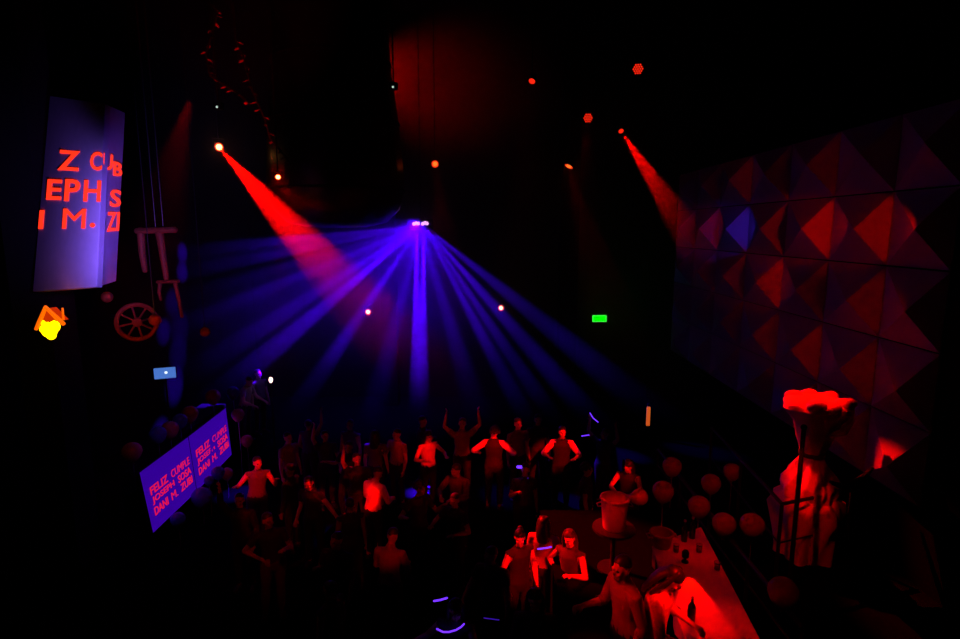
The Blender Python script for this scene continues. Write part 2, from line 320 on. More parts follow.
# ================================================================== people
def xf(M, p): return M @ Vector(p)
def make_body(pose):
    """one continuous body (feet on z = 0, facing -Y); returns mesh object data + bone segments"""
    b = MB(); bones = []
    lean, tw, side = R(pose.get('lean', 0)), R(pose.get('twist', 0)), R(pose.get('side', 0))
    T = Matrix.Translation((pose.get('shift', 0), 0, .98 + pose.get('drop', 0))) @ Euler((lean, side, tw)).to_matrix().to_4x4() @ Matrix.Translation((0, 0, -.98))
    dz = pose.get('drop', 0); sh = pose.get('shift', 0); sl = pose.get('slim', 1.0)
    prof = [(.90, .150, .105), (.97, .172, .120), (1.06, .150, .105), (1.15, .138, .100), (1.27, .160, .115), (1.37, .172, .112), (1.43, .135, .085), (1.475, .062, .060)]
    b.limb([xf(T, (0, .01 * (z > 1.2), z)) for z, _, _ in prof], [a * sl for _, a, _ in prof], 14, [c * sl for _, _, c in prof], side=T.to_3x3() @ Vector((1, 0, 0)))
    bones += [('hips', xf(T, (0, 0, .90)), xf(T, (0, 0, 1.04)), .15), ('torso', xf(T, (0, 0, 1.12)), xf(T, (0, 0, 1.42)), .15)]
    # head
    hy, hp, hr = (R(a) for a in pose.get('head', (0, 0, 0)))
    H = T @ Matrix.Translation((0, 0, 1.50)) @ Euler((hp, hr, hy), 'XYZ').to_matrix().to_4x4()
    b.limb([xf(T, (0, .01, 1.43)), xf(H, (0, 0, .05))], [.056, .052], 10)
    hq = H.to_quaternion()
    for c, r in (((0, .008, .152), (.074, .092, .100)), ((0, -.022, .088), (.056, .062, .066)), ((0, -.062, .045), (.026, .024, .022)), ((0, -.094, .118), (.0125, .02, .026)), ((0, -.088, .158), (.044, .014, .014)),
                 ((-.04, -.066, .108), (.02, .02, .02)), ((.04, -.066, .108), (.02, .02, .02)), ((-.074, .012, .125), (.010, .022, .032)), ((.074, .012, .125), (.010, .022, .032)), ((0, -.085, .076), (.024, .012, .010))):
        b.ell(xf(H, c), r, hq, 12, 8)
    bones += [('neck', xf(T, (0, .01, 1.45)), xf(H, (0, 0, .03)), .05), ('head', xf(H, (0, 0, .09)), xf(H, (0, .01, .17)), .09)]
    # arms
    for s, k in ((-1, 'R'), (1, 'L')):
        up, fo = pose.get('arm' + k, ((s * .18, .0, -1), (s * .08, -.22, -1)))
        S0 = Vector((s * .178, .005, 1.405)); up = Vector(up).normalized(); fo = Vector(fo).normalized()
        E0 = S0 + up * .285; W0 = E0 + fo * .255
        S1_, E1, W1 = xf(T, S0), xf(T, E0), xf(T, W0); d = (W1 - E1).normalized()
        b.limb([xf(T, (s * .10, .005, 1.40)), S1_, S1_.lerp(E1, .5), E1], [.06, .060, .049, .040], 10)
        b.limb([E1, E1.lerp(W1, .3), W1], [.040, .041, .027], 10)
        bones += [('upper' + k, S1_, E1, .05), ('fore' + k, E1, W1, .035)]
        # hand: palm, four unequal bent fingers, thumb from the side of the palm
        nrm = d.cross(Vector((0, 0, 1))) if abs(d.z) < .9 else d.cross(Vector((0, 1, 0)))
        wide = nrm.normalized() if abs(d.z) < .9 else Vector((0, 1, 0)) * 1.0
        wide = (wide - d * wide.dot(d)).normalized(); pn = d.cross(wide).normalized() * (-s if abs(d.z) >= .9 else 1)
        curl = R(pose.get('curl' + k, 25))
        b.limb([W1, W1 + d * .045, W1 + d * .088], [.026, .038, .040], 10, [.019, .016, .014], side=wide)
        for q, (off, ln, lag) in enumerate(((-.031, .066, .0), (-.0105, .074, .004), (.0105, .069, .002), (.030, .054, -.006))):
            k0 = W1 + d * (.082 + lag) + wide * off; dd = d + wide * off * 2.2
            d1 = (dd * math.cos(curl * .6) + pn * math.sin(curl * .6)).normalized(); d2 = (dd * math.cos(curl * 1.6) + pn * math.sin(curl * 1.6)).normalized()
            b.limb([k0, k0 + d1 * ln * .52, k0 + d1 * ln * .52 + d2 * ln * .48], [.0095, .009, .0075], 7)
        t0 = W1 + d * .03 - wide * .026; t1 = t0 + (d * .7 - wide * .65 + pn * .25).normalized() * .038
        b.limb([t0, t1, t1 + (d * .9 - wide * .2 + pn * .3).normalized() * .03], [.013, .011, .0085], 7)
        bones.append(('hand' + k, W1 + d * .03, W1 + d * .16, .03))
    # legs
    for s, k in ((-1, 'R'), (1, 'L')):
        kx, ky = pose.get('knee' + k, (0, -.02)); fx, fy = pose.get('foot' + k, (s * .02, 0))
        hip = Vector((sh + s * .092, 0, .92 + dz)); ank = Vector((s * .10 + fx, .03 + fy, .085)); kn = (hip + ank) / 2 + Vector((kx, ky, .04))
        b.limb([hip, hip.lerp(kn, .45), kn], [.094, .078, .054], 12)
        b.limb([kn, kn.lerp(ank, .33), ank], [.052, .056, .036], 12)
        b.limb([ank + Vector((0, .03, -.045)), ank + Vector((s * .015, -.08, -.048)), ank + Vector((s * .02, -.15, -.058))], [.036, .042, .036], 10, [.036, .030, .023], side=(1, 0, 0))
        bones += [('thigh' + k, hip, kn, .075), ('calf' + k, kn, ank, .045), ('foot' + k, ank + Vector((0, .02, -.05)), ank + Vector((0, -.15, -.05)), .04)]
    tmp = b.build('body_cage', SKINS[0], merge=False)
    m1 = tmp.modifiers.new('r', 'REMESH'); m1.mode = 'VOXEL'; m1.voxel_size = pose.get('voxel', .0095); m1.use_smooth_shade = True
    m2 = tmp.modifiers.new('s', 'SMOOTH'); m2.iterations = 4; m2.factor = .5
    m3 = tmp.modifiers.new('d', 'DECIMATE'); m3.ratio = pose.get('ratio', .24)
    dg = bpy.context.evaluated_depsgraph_get(); me = bpy.data.meshes.new_from_object(tmp.evaluated_get(dg), depsgraph=dg)
    old = tmp.data; bpy.data.objects.remove(tmp); bpy.data.meshes.remove(old)
    me.name = 'person'
    me.materials.clear()
    for m in (SKINS[0], EYEM, LIPM): me.materials.append(m)
    Hi = H.inverted()
    for p in me.polygons:
        c = Hi @ p.center; p.use_smooth = True; p.material_index = 0
        if c.y < -.055 and .131 < c.z < .146 and .022 < abs(c.x) < .042: p.material_index = 1
        elif c.y < -.084 and .066 < c.z < .086 and abs(c.x) < .024: p.material_index = 2
    # nearest bone per vertex
    near = []
    for v in me.vertices:
        best = None
        for nm, a, e, r in bones:
            ab = e - a; t = max(0, min(1, (v.co - a).dot(ab) / ab.length_squared)); dd = (v.co - a - ab * t).length / r
            if best is None or dd < best[0]: best = (dd, nm, t)
        near.append(best[1:])
    return dict(me=me, near=near, bones=bones, T=T, H=H, Hi=Hi)
def shell(B, keep, off, name, extra=None):
    """a garment: the faces whose vertices satisfy keep(bone, t, co), moved outwards, with a turned-in hem"""
    me = B['me']; ok = [keep(n, t, v.co) for (n, t), v in zip(B['near'], me.vertices)]
    mp = {}; vs = []; fs = []
    for p in me.polygons:
        if all(ok[i] for i in p.vertices):
            f = []
            for i in p.vertices:
                if i not in mp: mp[i] = len(vs); v = me.vertices[i]; vs.append(v.co + v.normal * off)
                f.append(mp[i])
            fs.append(f)
    b = MB(); b.add(vs, fs)
    if extra: extra(b)
    m = bpy.data.meshes.new(name); m.from_pydata([tuple(v) for v in b.v], [], b.f)
    for p in m.polygons: p.use_smooth = True
    return m
TOPS = {'tee': lambda n, t, c: n in ('torso', 'hips', 'neck') and not (n == 'neck' and t > .25) or (n.startswith('upper') and t < .62),
        'sleeves': lambda n, t, c: n in ('torso', 'hips') or (n == 'neck' and t < .35) or n.startswith('upper') or (n.startswith('fore') and t < .93),
        'rolled': lambda n, t, c: n in ('torso', 'hips') or (n == 'neck' and t < .35) or n.startswith('upper') or (n.startswith('fore') and t < .35),
        'tank': lambda n, t, c: n in ('torso', 'hips') or (n.startswith('upper') and t < .05)}
def hair_mesh(B, kind):
    Hi, H = B['Hi'], B['H']
    def keep(n, t, c):
        if n not in ('head', 'neck'): return False
        q = Hi @ c
        return q.z > .06 and (q.z > .205 - .55 * max(0, q.y + .06) if q.y > -.075 else q.z > .19) and not (abs(q.x) > .066 and q.z < .15 and -.03 < q.y < .03)
    def extra(b):
        hq = H.to_quaternion()
        if kind == 'long':
            b.limb([xf(H, p) for p in ((0, .06, .19), (0, .098, .10), (0, .105, -.02), (0, .10, -.16))], [.065, .088, .098, .07], 12, [.04, .045, .04, .025], side=hq @ Vector((1, 0, 0)))
            for s in (-1, 1): b.limb([xf(H, p) for p in ((s * .045, .01, .235), (s * .080, .02, .16), (s * .088, .03, .05), (s * .085, .045, -.09))], [.03, .026, .032, .02], 8)
            b.ell(xf(H, (0, .015, .19)), (.083, .095, .075), hq, 14, 8)
        elif kind == 'bun':
            b.ell(xf(H, (0, .015, .185)), (.08, .092, .072), hq, 14, 8); b.ell(xf(H, (0, .10, .21)), (.045, .045, .045), hq)
        elif kind == 'curly':
            for i in range(26):
                a = i * 2.4; z = .15 + .11 * (i / 26); rr = .085 * math.cos((i / 26) * 1.3); x, y = rr * math.cos(a), .025 + rr * math.sin(a)
                if y > -.06 or z > .2: b.ell(xf(H, (x, y, z)), (.035,) * 3, n=8, m=6)
        else: b.ell(xf(H, (0, .02, .195)), (.077, .086, .062), hq, 14, 8)
    return shell(B, keep, .012, 'hair', extra)
def skirt_mesh(B, ln):
    T = B['T']; b = MB(); z0 = .98 - .98
    def wob(th, i): return .05 * math.sin(th * 7) * (i / 4)
    b.lathe([(.165, 1.08), (.185, .97), (.205, .85), (.225, .85 - ln * .5), (.245, .85 - ln)], n=28, wob=wob)
    b.v = [tuple(Vector((x * 1.02, y * .80, z)) + Vector((T.translation.x * 0 + B['shift'], 0, B['drop']))) for x, y, z in b.v]
    return b
POSES = {}
def pose(name, **kw): POSES[name] = kw
pose('stand')
pose('akimbo', armR=((-.85, .18, -.62), (.18, -.75, -.35)), armL=((.85, .18, -.62), (-.18, -.75, -.35)), curlR=50, curlL=50, head=(38, -4, 0), kneeR=(-.02, -.05))
pose('clap', armR=((-.62, -.30, -.72), (.38, -.85, .12)), armL=((.62, -.30, -.72), (-.38, -.85, .10)), curlR=15, curlL=15, head=(12, 8, 0))
pose('drink', armR=((-.30, -.15, -.95), (.25, -.75, .62)), armL=((.20, .05, -1), (.05, -.35, -1)), curlR=65, head=(-20, 5, 0), side=3)
pose('raise', armR=((-.35, -.25, .85), (.10, -.15, 1)), armL=((.28, -.05, -1), (-.05, -.6, -.5)), curlR=40, head=(10, -8, 0), lean=3)
pose('raise2', armR=((-.6, -.15, .65), (.15, -.1, 1)), armL=((.6, -.15, .65), (-.15, -.1, 1)), curlR=30, curlL=30, head=(-10, -6, 4))
pose('reach', armL=((.82, -.35, -.30), (.85, -.45, -.35)), armR=((-.2, -.1, -1), (.2, -.7, -.3)), lean=8, twist=-15, head=(35, 10, 0), curlL=35)
pose('hip', armR=((-.75, .05, -.70), (.75, -.25, -.55)), armL=((.35, -.25, -.85), (-.35, -.75, .35)), curlR=45, head=(25, 6, 0), shift=.04, side=-4)
pose('hang', armL=((.22, -.16, -1), (.02, -.20, -1)), armR=((-.45, .05, -.9), (-.15, -.75, -.45)), head=(-35, 8, 0), twist=15)
pose('lookdown', armR=((-.28, -.35, -.9), (.35, -.85, -.05)), armL=((.28, -.35, -.9), (-.35, -.85, -.05)), lean=9, head=(0, 28, 0), curlR=45, curlL=45)
pose('profile', armR=((-.25, -.30, -.9), (.05, -.9, .10)), armL=((.2, .1, -1), (.0, -.55, -.8)), lean=6, head=(0, 4, 0), curlR=60, voxel=.008, ratio=.2)
pose('hug', armR=((-.35, -.72, -.55), (.55, -.75, .05)), armL=((.35, -.72, -.55), (-.55, -.75, .10)), lean=5, head=(-25, 12, 8), voxel=.008, ratio=.2)
pose('dance', armR=((-.55, .1, -.75), (-.25, -.75, .35)), armL=((.45, -.3, -.75), (-.1, -.7, .65)), shift=.05, side=5, drop=-.03, kneeL=(.03, -.09), kneeR=(-.02, -.06), head=(15, 3, -6))
pose('mix', armR=((-.35, -.45, -.8), (.15, -.95, -.12)), armL=((.35, -.45, -.8), (-.15, -.95, -.18)), lean=12, head=(-12, 18, 0), curlR=40, curlL=40)
BODIES = {}
GARM = {}
def cached(key, fn):
    if key not in GARM: GARM[key] = fn()
    return GARM[key]
FAB = dict(white=mat('white fabric', (.80, .78, .76), .85, noise=.08), pale=mat('pale fabric', (.52, .50, .48), .85, noise=.1), mid=mat('brick fabric', (.26, .20, .18), .85), dim=mat('brown fabric', (.12, .10, .10), .85),
           dark=mat('charcoal fabric', (.035, .035, .04), .85), black=mat('black fabric', (.012, .012, .014), .8), navy=mat('navy fabric', (.03, .035, .08), .85))
HAIRM = dict(black=mat('black hair', (.012, .01, .01), .45, nscale=60), brown=mat('brown hair', (.06, .03, .018), .45, nscale=60), fair=mat('fair hair', (.35, .22, .10), .5, nscale=60))
FAB['print'] = mat('printed fabric', (.62, .40, .36), .85, noise=.85, nscale=22)
def setm(o, m, slot=0): o.material_slots[slot].link = 'OBJECT'; o.material_slots[slot].material = m
def person(label, loc, rz, ps='stand', top=('tee', 'dark'), bottom=('trousers', 'black'), hair=('short', 'black'), skin=0, vest=None, scale=1.0, group=None):
    if ps not in BODIES:
        BODIES[ps] = make_body(POSES[ps]); BODIES[ps]['shift'] = POSES[ps].get('shift', 0); BODIES[ps]['drop'] = POSES[ps].get('drop', 0)
    B = BODIES[ps]
    root = bpy.data.objects.new('person', B['me']); COL.objects.link(root); tag(root, label, 'person', group)
    root.location = loc; root.rotation_euler = (0, 0, rz); root.scale = (scale,) * 3
    setm(root, SKINS[skin])
    def child(name, me, m):
        if not me.materials: me.materials.append(m)
        o = bpy.data.objects.new(name, me); COL.objects.link(o); o.parent = root; setm(o, m); return o
    tk, tc = top
    child({'tee': 'tee_shirt', 'tank': 'tank_top'}.get(tk, 'shirt'), cached((ps, tk), lambda: shell(B, TOPS[tk], .013, tk)), FAB[tc])
    if vest: child('waistcoat', cached((ps, 'vest'), lambda: shell(B, lambda n, t, c: n in ('torso', 'hips') and not (abs((B['T'].inverted() @ c).x) > .165), .022, 'waistcoat')), FAB[vest])
    bk, bc = bottom
    if bk == 'skirt': child('skirt', cached((ps, 'skirt'), lambda: (lambda o: (o.data, bpy.data.objects.remove(o))[0])(skirt_mesh(B, .42).build('skirt', FAB['black']))), FAB[bc])
    else: child('trousers', cached((ps, 'tr'), lambda: shell(B, lambda n, t, c: (n == 'hips' and c.z < 1.03 + B['drop']) or n.startswith('thigh') or (n.startswith('calf') and t < .95), .016, 'trousers')), FAB[bc])
    for s, k in ((-1, 'R'), (1, 'L')):
        child('shoe', cached((ps, 'shoe' + k), lambda: shell(B, lambda n, t, c: n == 'foot' + k or (n == 'calf' + k and t > .93), .010, 'shoe')), FAB['black'])
    child('hair', cached((ps, 'hair', hair[0]), lambda: hair_mesh(B, hair[0])), HAIRM[hair[1]])
    return root
STOOD = []
def stand(label, u, v, zf, rz, ps, head=1.63, **kw):
    """someone whose head centre shows at pixel (u, v) and whose feet are on height zf"""
    sc = kw.get('scale', 1.0)
    p = PZ(u, v, zf + head * sc)
    if zf in (0, PZT):
        inp = lambda q: -1.1 < q.x < 2.38 and 10.1 < q.y < 13.6
        q0, q1 = PZ(u, v, head * sc), PZ(u, v, PZT + head * sc)
        if not inp(q0) and not inp(q1): p, zf = q0, 0
        elif -.7 < q1.x < 2.1 and 10.5 < q1.y < 13.2: p, zf = q1, PZT
        else: p, zf = (q0 if not inp(q0) else Vector((q1.x, 9.95, 0))), 0
    if kw.pop('crowd', False) and min((Vector((p.x, p.y)) - w).length for w in STOOD) < .72: return None
    STOOD.append(Vector((p.x, p.y))); return person(label, (p.x, p.y, zf), R(rz), ps, **kw)

# ================================================================== the screens with writing
def lettering(root, text, origin, ux, uy, width, height, m, name='lettering', depth=.008):
    """raised letters of a line of text on the plane origin + ux*x + uy*y, fitted to width x height"""
    cu = bpy.data.curves.new('line', 'FONT'); cu.body = text; cu.extrude = .02; cu.offset = 0.0 if 'M' in text else .016; cu.resolution_u = 3
    t = bpy.data.objects.new('line', cu); COL.objects.link(t)
    dg = bpy.context.evaluated_depsgraph_get(); me = bpy.data.meshes.new_from_object(t.evaluated_get(dg), depsgraph=dg)
    bpy.data.objects.remove(t); bpy.data.curves.remove(cu)
    xs = [v.co.x for v in me.vertices]; ys = [v.co.y for v in me.vertices]; x0, x1, y0, y1 = min(xs), max(xs), min(ys), max(ys)
    ux, uy = Vector(ux), Vector(uy); nn = ux.cross(uy).normalized()
    for v in me.vertices:
        v.co = Vector(origin) + ux * ((v.co.x - x0) / (x1 - x0) * width) + uy * ((v.co.y - y0) / (y1 - y0) * height) + nn * (depth * (1 if v.co.z > 0 else .2))
    me.materials.clear(); me.materials.append(m); me.name = name
    o = bpy.data.objects.new(name, me); COL.objects.link(o); o.parent = root; return o
LETTER = glow('red led letters', (1.0, .03, .008), 1.4); LETTER2 = glow('red banner letters', (1.0, .01, .06), .75)

# big wrapped pillar screen: front face and side face meeting at an edge
def pillar_screen():
    root = thing('pillar_screen', 'tall violet two-faced screen with big glowing red letters on the left pillar', 'screen', (0, 0, 0))
    scr = mat('matte screen skin', (.55, .5, .6), .75, noise=.12, nscale=9)
    N = 24
    def front(s_, t):                                    # s_ 0 at the left end, 1 at the corner; curved away so the left end falls dark
        dd = 7.25 + .95 * (1 - s_) ** 2
        lo_ = Vector((33, 291.5)).lerp(Vector((97, 287)), s_); hi_ = Vector((50, 96)).lerp(Vector((105, 104)), s_); q = lo_.lerp(hi_, t)
        return P(q.x, q.y, dd - .06 * t)
    def sidef(s_, t):
        lo_ = Vector((97, 287)).lerp(Vector((116, 281)), s_); hi_ = Vector((105, 104)).lerp(Vector((125, 113)), s_); q = lo_.lerp(hi_, t)
        return P(q.x, q.y, 7.25 + .75 * s_ - .06 * t)
    def nrm(f, s_, t):
        e = .01; n = (f(s_ + e, t) - f(s_ - e, t)).cross(f(s_, t + e) - f(s_, t - e)).normalized(); return n if n.dot(EYE - f(s_, t)) > 0 else -n
    for name, f, n in (('front_face', front, N), ('side_face', sidef, 4)):
        vs = []
        for k in range(2):
            for i in range(n + 1):
                for t in (0, .5, 1): p = f(i / n, t); vs.append(p - nrm(f, i / n, t) * ((.10 if name == 'front_face' else .012) * k))
        m = (n + 1) * 3; fs = []
        for i in range(n):
            for t in (0, 1): a = i * 3 + t; fs += [(a, a + 3, a + 4, a + 1), (m + a + 1, m + a + 4, m + a + 3, m + a)]
            fs += [(i * 3, m + i * 3, m + i * 3 + 3, i * 3 + 3), (i * 3 + 2, i * 3 + 5, m + i * 3 + 5, m + i * 3 + 2)]
        for t in (0, 1): fs += [(t, t + 1, m + t + 1, m + t), (n * 3 + t, m + n * 3 + t, m + n * 3 + t + 1, n * 3 + t + 1)]
        MB().add(vs, fs).build(name, scr, root)
    def line(f, s0, s1, t0, t1, text):
        o = lettering(root, text, (0, 0, 0), (1, 0, 0), (0, 1, 0), 1, 1, LETTER)
        for v in o.data.vertices:
            a, b = s0 + (s1 - s0) * v.co.x, t0 + (t1 - t0) * v.co.y; v.co = f(a, b) + nrm(f, a, b) * (.012 if v.co.z > .004 else .003)
    line(front, .25, .61, .625, .73, 'Z'); line(front, .80, 1.0, .635, .735, 'C')
    line(front, .10, .34, .47, .575, 'E'); line(front, .40, .65, .465, .58, 'P'); line(front, .72, 1.0, .465, .58, 'H')
    line(front, .01, .08, .32, .415, 'I'); line(front, .40, .77, .32, .425, 'M'); line(front, .85, .93, .325, .35, '.')
    line(sidef, .02, .48, .645, .735, 'U'); line(sidef, .54, .98, .62, .70, 'B'); line(sidef, .45, 1.0, .44, .54, 'S'); line(sidef, .36, .80, .30, .41, 'Z'); line(sidef, .86, .97, .30, .41, 'I')
    spot('unseen_screen_spot', front(.95, .35) + Vector((1.0, -1.6, -.5)), front(.92, .30), 300, 62, (.24, .12, 1.0), 1.0, .1)  # unseen spots added to give the screen faces their violet gradient
    spot('unseen_screen_spot', sidef(1, .3) + Vector((1.6, -.2, -.2)), sidef(.5, .4), 26, 80, (.16, .03, 1.0), .9, .1)
    return (front(0, 0) + sidef(1, 0)) / 2
mid = pillar_screen()
slab('trim_4', (-6.9, 8.35, 0), (-6.35, 8.9, ZC), BLACK)

# DJ booth with two LED banner panels along X = BX, facing the dance floor
NB, SB2, FB = PX(153, 533, BX), PX(197, 490, BX), PX(232, 453, BX)
zb = (NB.z + SB2.z + FB.z) / 3; zt = zb + 1.08
NB, SB2, FB = PZ(153, 533, zb), PZ(197, 491, zb), PZ(232, 454, zb); NT, ST, FT = PZ(139.5, 473, zt), PZ(188.5, 437, zt), PZ(226, 408, zt)
y_n, y_f = NB.y, FB.y
BANNER = glow('blue led banner', (.03, .0, .28), 1.0)
def banner(q, label):
    root = thing('led_banner', label, 'led screen', (0, 0, 0), 0, 'banner screens on the booth front')
    a, b, c, d = q; g = (b - a) * .012; a, b, c, d = a + g, b - g, c - g, d + g
    n = (b - a).cross(d - a).normalized(); n = n if n.x > 0 else -n
    def sol(name, q, n, th, m):
        bk = [p - n * th for p in q]; return MB().add(list(q) + bk, [(0, 1, 2, 3), (7, 6, 5, 4), (0, 4, 5, 1), (1, 5, 6, 2), (2, 6, 7, 3), (3, 7, 4, 0)]).build(name, m, root, smooth=False)
    sol('cabinet', [p - n * .012 for p in (a, b, c, d)], n, .08, BLACK); sol('screen', (a, b, c, d), n, .010, BANNER)
    def on(s, t): return (a.lerp(b, s)).lerp(d.lerp(c, s), t)
    for k, tx in enumerate(('FELIZ CUMPLE', 'JOSEPH SOSA', 'DANI M. ZUBI')):
        w = .86 / len(tx); n0 = 0; t0 = .55 - k * .17
        for wd_ in tx.split(' '):
            s0 = .09 + n0 * w; s1 = s0 + w * (len(wd_) - .1); o = on(s0, t0); ux = on(s1, t0) - o; uy = on(s0, t0 + .13) - o
            lettering(root, wd_, o + n * .003, ux / ux.length, uy / uy.length, ux.length, uy.length, LETTER2); n0 += len(wd_) + 1
banner((NB, SB2, ST, NT), 'near blue LED banner with three lines of red letters on the booth front')
banner((SB2, FB, FT, ST), 'far blue LED banner with three lines of red letters, further along the booth')
struct(MB().box((BX - .85, (y_n + y_f) / 2 + .3, (.62 + zt - .10) / 2), (.62, y_f - y_n + 1.2, zt - .10 - .62), bev=.02).build('trim_5', BLACK))   # built-in booth counter

# monitor on the booth
pm = P(165, 373, 11.9)
def monitor():
    root = thing('monitor', 'small pale blue lit monitor standing on a dark pole above the booth', 'screen', (pm.x, pm.y, .62), R(22))
    h = pm.z - .62
    MB().lathe([(0, 0), (.16, 0), (.16, .02), (.03, .035), (0, .035)]).build('base', BLACK, root)
    MB().tube([(0, .04, .02), (0, .04, h)], .02).build('pole', STEEL, root)
    MB().box((0, .015, h), (.44, .04, .27), bev=.01).build('casing', BLACK, root)
    s = MB().box((0, -.008, h), (.40, .006, .23)).build('screen', glow('monitor blue', (.08, .22, .72), .8), root, smooth=False)
    MB().ell((.02, -.012, h + .01), (.03, .006, .03)).build('white_spot', glow('monitor white', (.8, .9, 1), 1.2), s)
monitor()

# exit sign
pe = PY(599.5, 318.5, YB - .12)
def exit_sign():
    root = thing('exit_sign', 'glowing green exit sign on the back wall', 'sign', pe)
    MB().box((0, .055, 0), (.56, .10, .30), bev=.012).build('housing', BLACK, root)
    MB().box((0, -.002, 0), (.50, .016, .235)).build('panel', glow('exit green', (.0, 1.0, .0), 1.7), root, smooth=False)
    b = MB()
    for x in (-.235, .235): b.box((x, -.012, 0), (.03, .006, .235))
    for z in (-.105, .105): b.box((0, -.012, z), (.5, .006, .026))
    b.build('border', glow('exit pale green', (.06, 1.0, .08), 1.5), root, smooth=False)
exit_sign()

# glowing lantern at the far left
pl = P(50, 325, 7.4)
def lantern():
    root = thing('lantern', 'glowing yellow and orange lantern with a peaked hood below the pillar screen', 'lamp', pl, R(-10))
    hot = glow('flame yellow', (1.0, .62, .0), 3.0); org = glow('flame orange', (1.0, .13, .0), 1.1); red = glow('hood red', (.75, .03, .0), .7)
    b = MB()
    for x, z, r in ((-.02, -.07, .10), (.06, -.02, .075), (-.10, -.06, .055), (.0, -.13, .065), (.09, .03, .045), (-.075, .02, .05)): b.ell((x, 0, z), (r, r * .8, r))
    b.build('bulb', hot, root)
    MB().add([(-.14, -.02, .03), (.17, -.02, .06), (.0, -.02, .22), (-.14, .12, .03), (.17, .12, .06), (.0, .12, .22)], [(0, 1, 2), (5, 4, 3), (0, 3, 4, 1), (1, 4, 5, 2), (2, 5, 3, 0)]).build('hood', red, root, smooth=False)
    MB().tube([(-.19, -.03, -.06), (-.12, -.03, .04), (.0, -.03, .235), (.15, -.03, .10), (.245, -.03, .02)], [.02, .028, .028, .028, .024], 8).build('ridge_frame', org, root)
    MB().tube([(.16, .05, .06), (.165, .05, .22)], .012, 8).build('finial', org, root)
    MB().tube([(0, .10, .0), (-.35, .45, .0), (-1.3, 1.35, .0)], .02, 8).build('bracket', STEEL, root)
    L = bpy.data.lights.new('lantern_light', 'POINT'); L.energy = 4; L.color = (1, .22, .01); L.shadow_soft_size = .1
    o = bpy.data.objects.new('lantern_light', L); COL.objects.link(o); o.parent = root; o.location = (.1, -.3, 0)
lantern()

# ================================================================== hanging and wall ornaments
ORN = mat('rust red ornament', (.30, .08, .04), .6, noise=.3)
def wheel(u, v, d, r, label):
    c = P(u, v, d); root = thing('spoked_wheel', label, 'wheel', c, R(35), 'wheels of the left wall decor')
    def ring(rr, t): b = MB(); n = 36; pts = [(rr * math.cos(2 * math.pi * i / n), 0, rr * math.sin(2 * math.pi * i / n)) for i in range(n + 1)]; return b.tube(pts, t, 8, caps=False)
    ring(r, .035).build('rim', ORN, root); MB().lathe([(0, -.08), (.07, -.07), (.07, .07), (0, .08)], axis=Euler((R(90), 0, 0)).to_quaternion()).build('hub', ORN, root)
    for k in range(8): a = k * math.pi / 4 + .2; MB().tube([(.06 * math.cos(a), 0, .06 * math.sin(a)), (r * math.cos(a), 0, r * math.sin(a))], .016, 8).build('spoke', ORN, root)
    MB().tube([(0, .05, 0), (-.3, 1.0, 0)], .03).build('axle', STEEL, root)
wheel(137, 322, 9.2, .28, 'dim red spoked wheel on the left wall below the pillar screen')
def figure(u, v, d, h, label, legs, cat='hanging decoration'):
    c = P(u, v, d); root = thing('hanging_sculpture', label, cat, c, 0, 'hanging sculptures near the pillar screen')
    s = h
    MB().limb([(-.28 * s, 0, 0), (.28 * s, 0, .02 * s)], [.085 * s, .09 * s], 10, [.05 * s] * 2).build('crossbar', ORN, root)
    for x0, x1, L in legs: MB().limb([(x0 * s, 0, 0), (x1 * s, 0, -L * s * .6), (x1 * s + .02, 0, -L * s)], [.06 * s, .05 * s, .042 * s], 10).build('leg', ORN, root)
    MB().tube([(0, 0, .03), (0, 0, ZC - c.z)], .012, 8).build('cable', STEEL, root)
figure(156, 231, 9.5, 1.05, 'dim red arch-shaped frame with two long legs hanging beside the pillar screen', ((-.24, -.25, .62), (.05, .08, .75)))
figure(168, 282, 9.8, .6, 'smaller dim red hanging frame with two legs under the arch-shaped one', ((-.22, -.28, .5), (.2, .28, 1.0)))
for u, v, d, r, lb in ((107, 297, 9.0, .085, 'small dull red ball hanging just below the pillar screen corner'), (155, 320, 8.7, .09, 'dull red ball at the right of the spoked wheel'), (205, 332, 10.5, .09, 'small faint red ball hanging at the edge of the blue fan')):
    c = P(u, v, d); root = thing('hanging_ball', lb, 'hanging decoration', c, 0, 'hanging balls')
    MB().ell((0, 0, 0), (r, r, r), n=18, m=12).build('ball', ORN, root); MB().tube([(0, 0, r * .9), (0, 0, ZC - c.z)], .008, 6).build('cord', STEEL, root)
spot('unseen_decor_spot', P(190, 330, 6.5), P(140, 300, 9.3), 95, 50, (1, .03, 0), .8, .05)  # unseen red spot added to bring out the left ornaments

# the huge dark hanging drum and the garland strands that trail at its left
def drum_light():
    D = 12.6; c = P(338, 228, D); rr = 64 / FPX * D
    root = thing('pendant_drum', 'huge black drum-shaped pendant hanging from the ceiling over the dance floor', 'pendant', c)
    H = ZC - c.z
    prof = [(0, 0), (rr * .45, .02), (rr * .75, .12), (rr * .95, .40), (rr * 1.03, .8), (rr * 1.02, 1.3), (rr * .97, 2.2), (rr * .86, 3.4), (rr * .80, H), (0, H)]
    MB().lathe(prof, n=48, wob=lambda th, i: .012 * math.sin(th * 12) if 1 < i < 8 else 0).build('drum', mat('black glossy drum', (.01, .01, .012), .35, noise=.1), root)
    for z, k in ((.8, 1.035), (2.2, .975), (3.4, .865)):
        n = 48; MB().tube([(rr * k * math.cos(2 * math.pi * i / n), rr * k * math.sin(2 * math.pi * i / n), z) for i in range(n + 1)], .03, 8, caps=False).build('band', BLACK, root)
    return c, rr
dc, dr = drum_light()
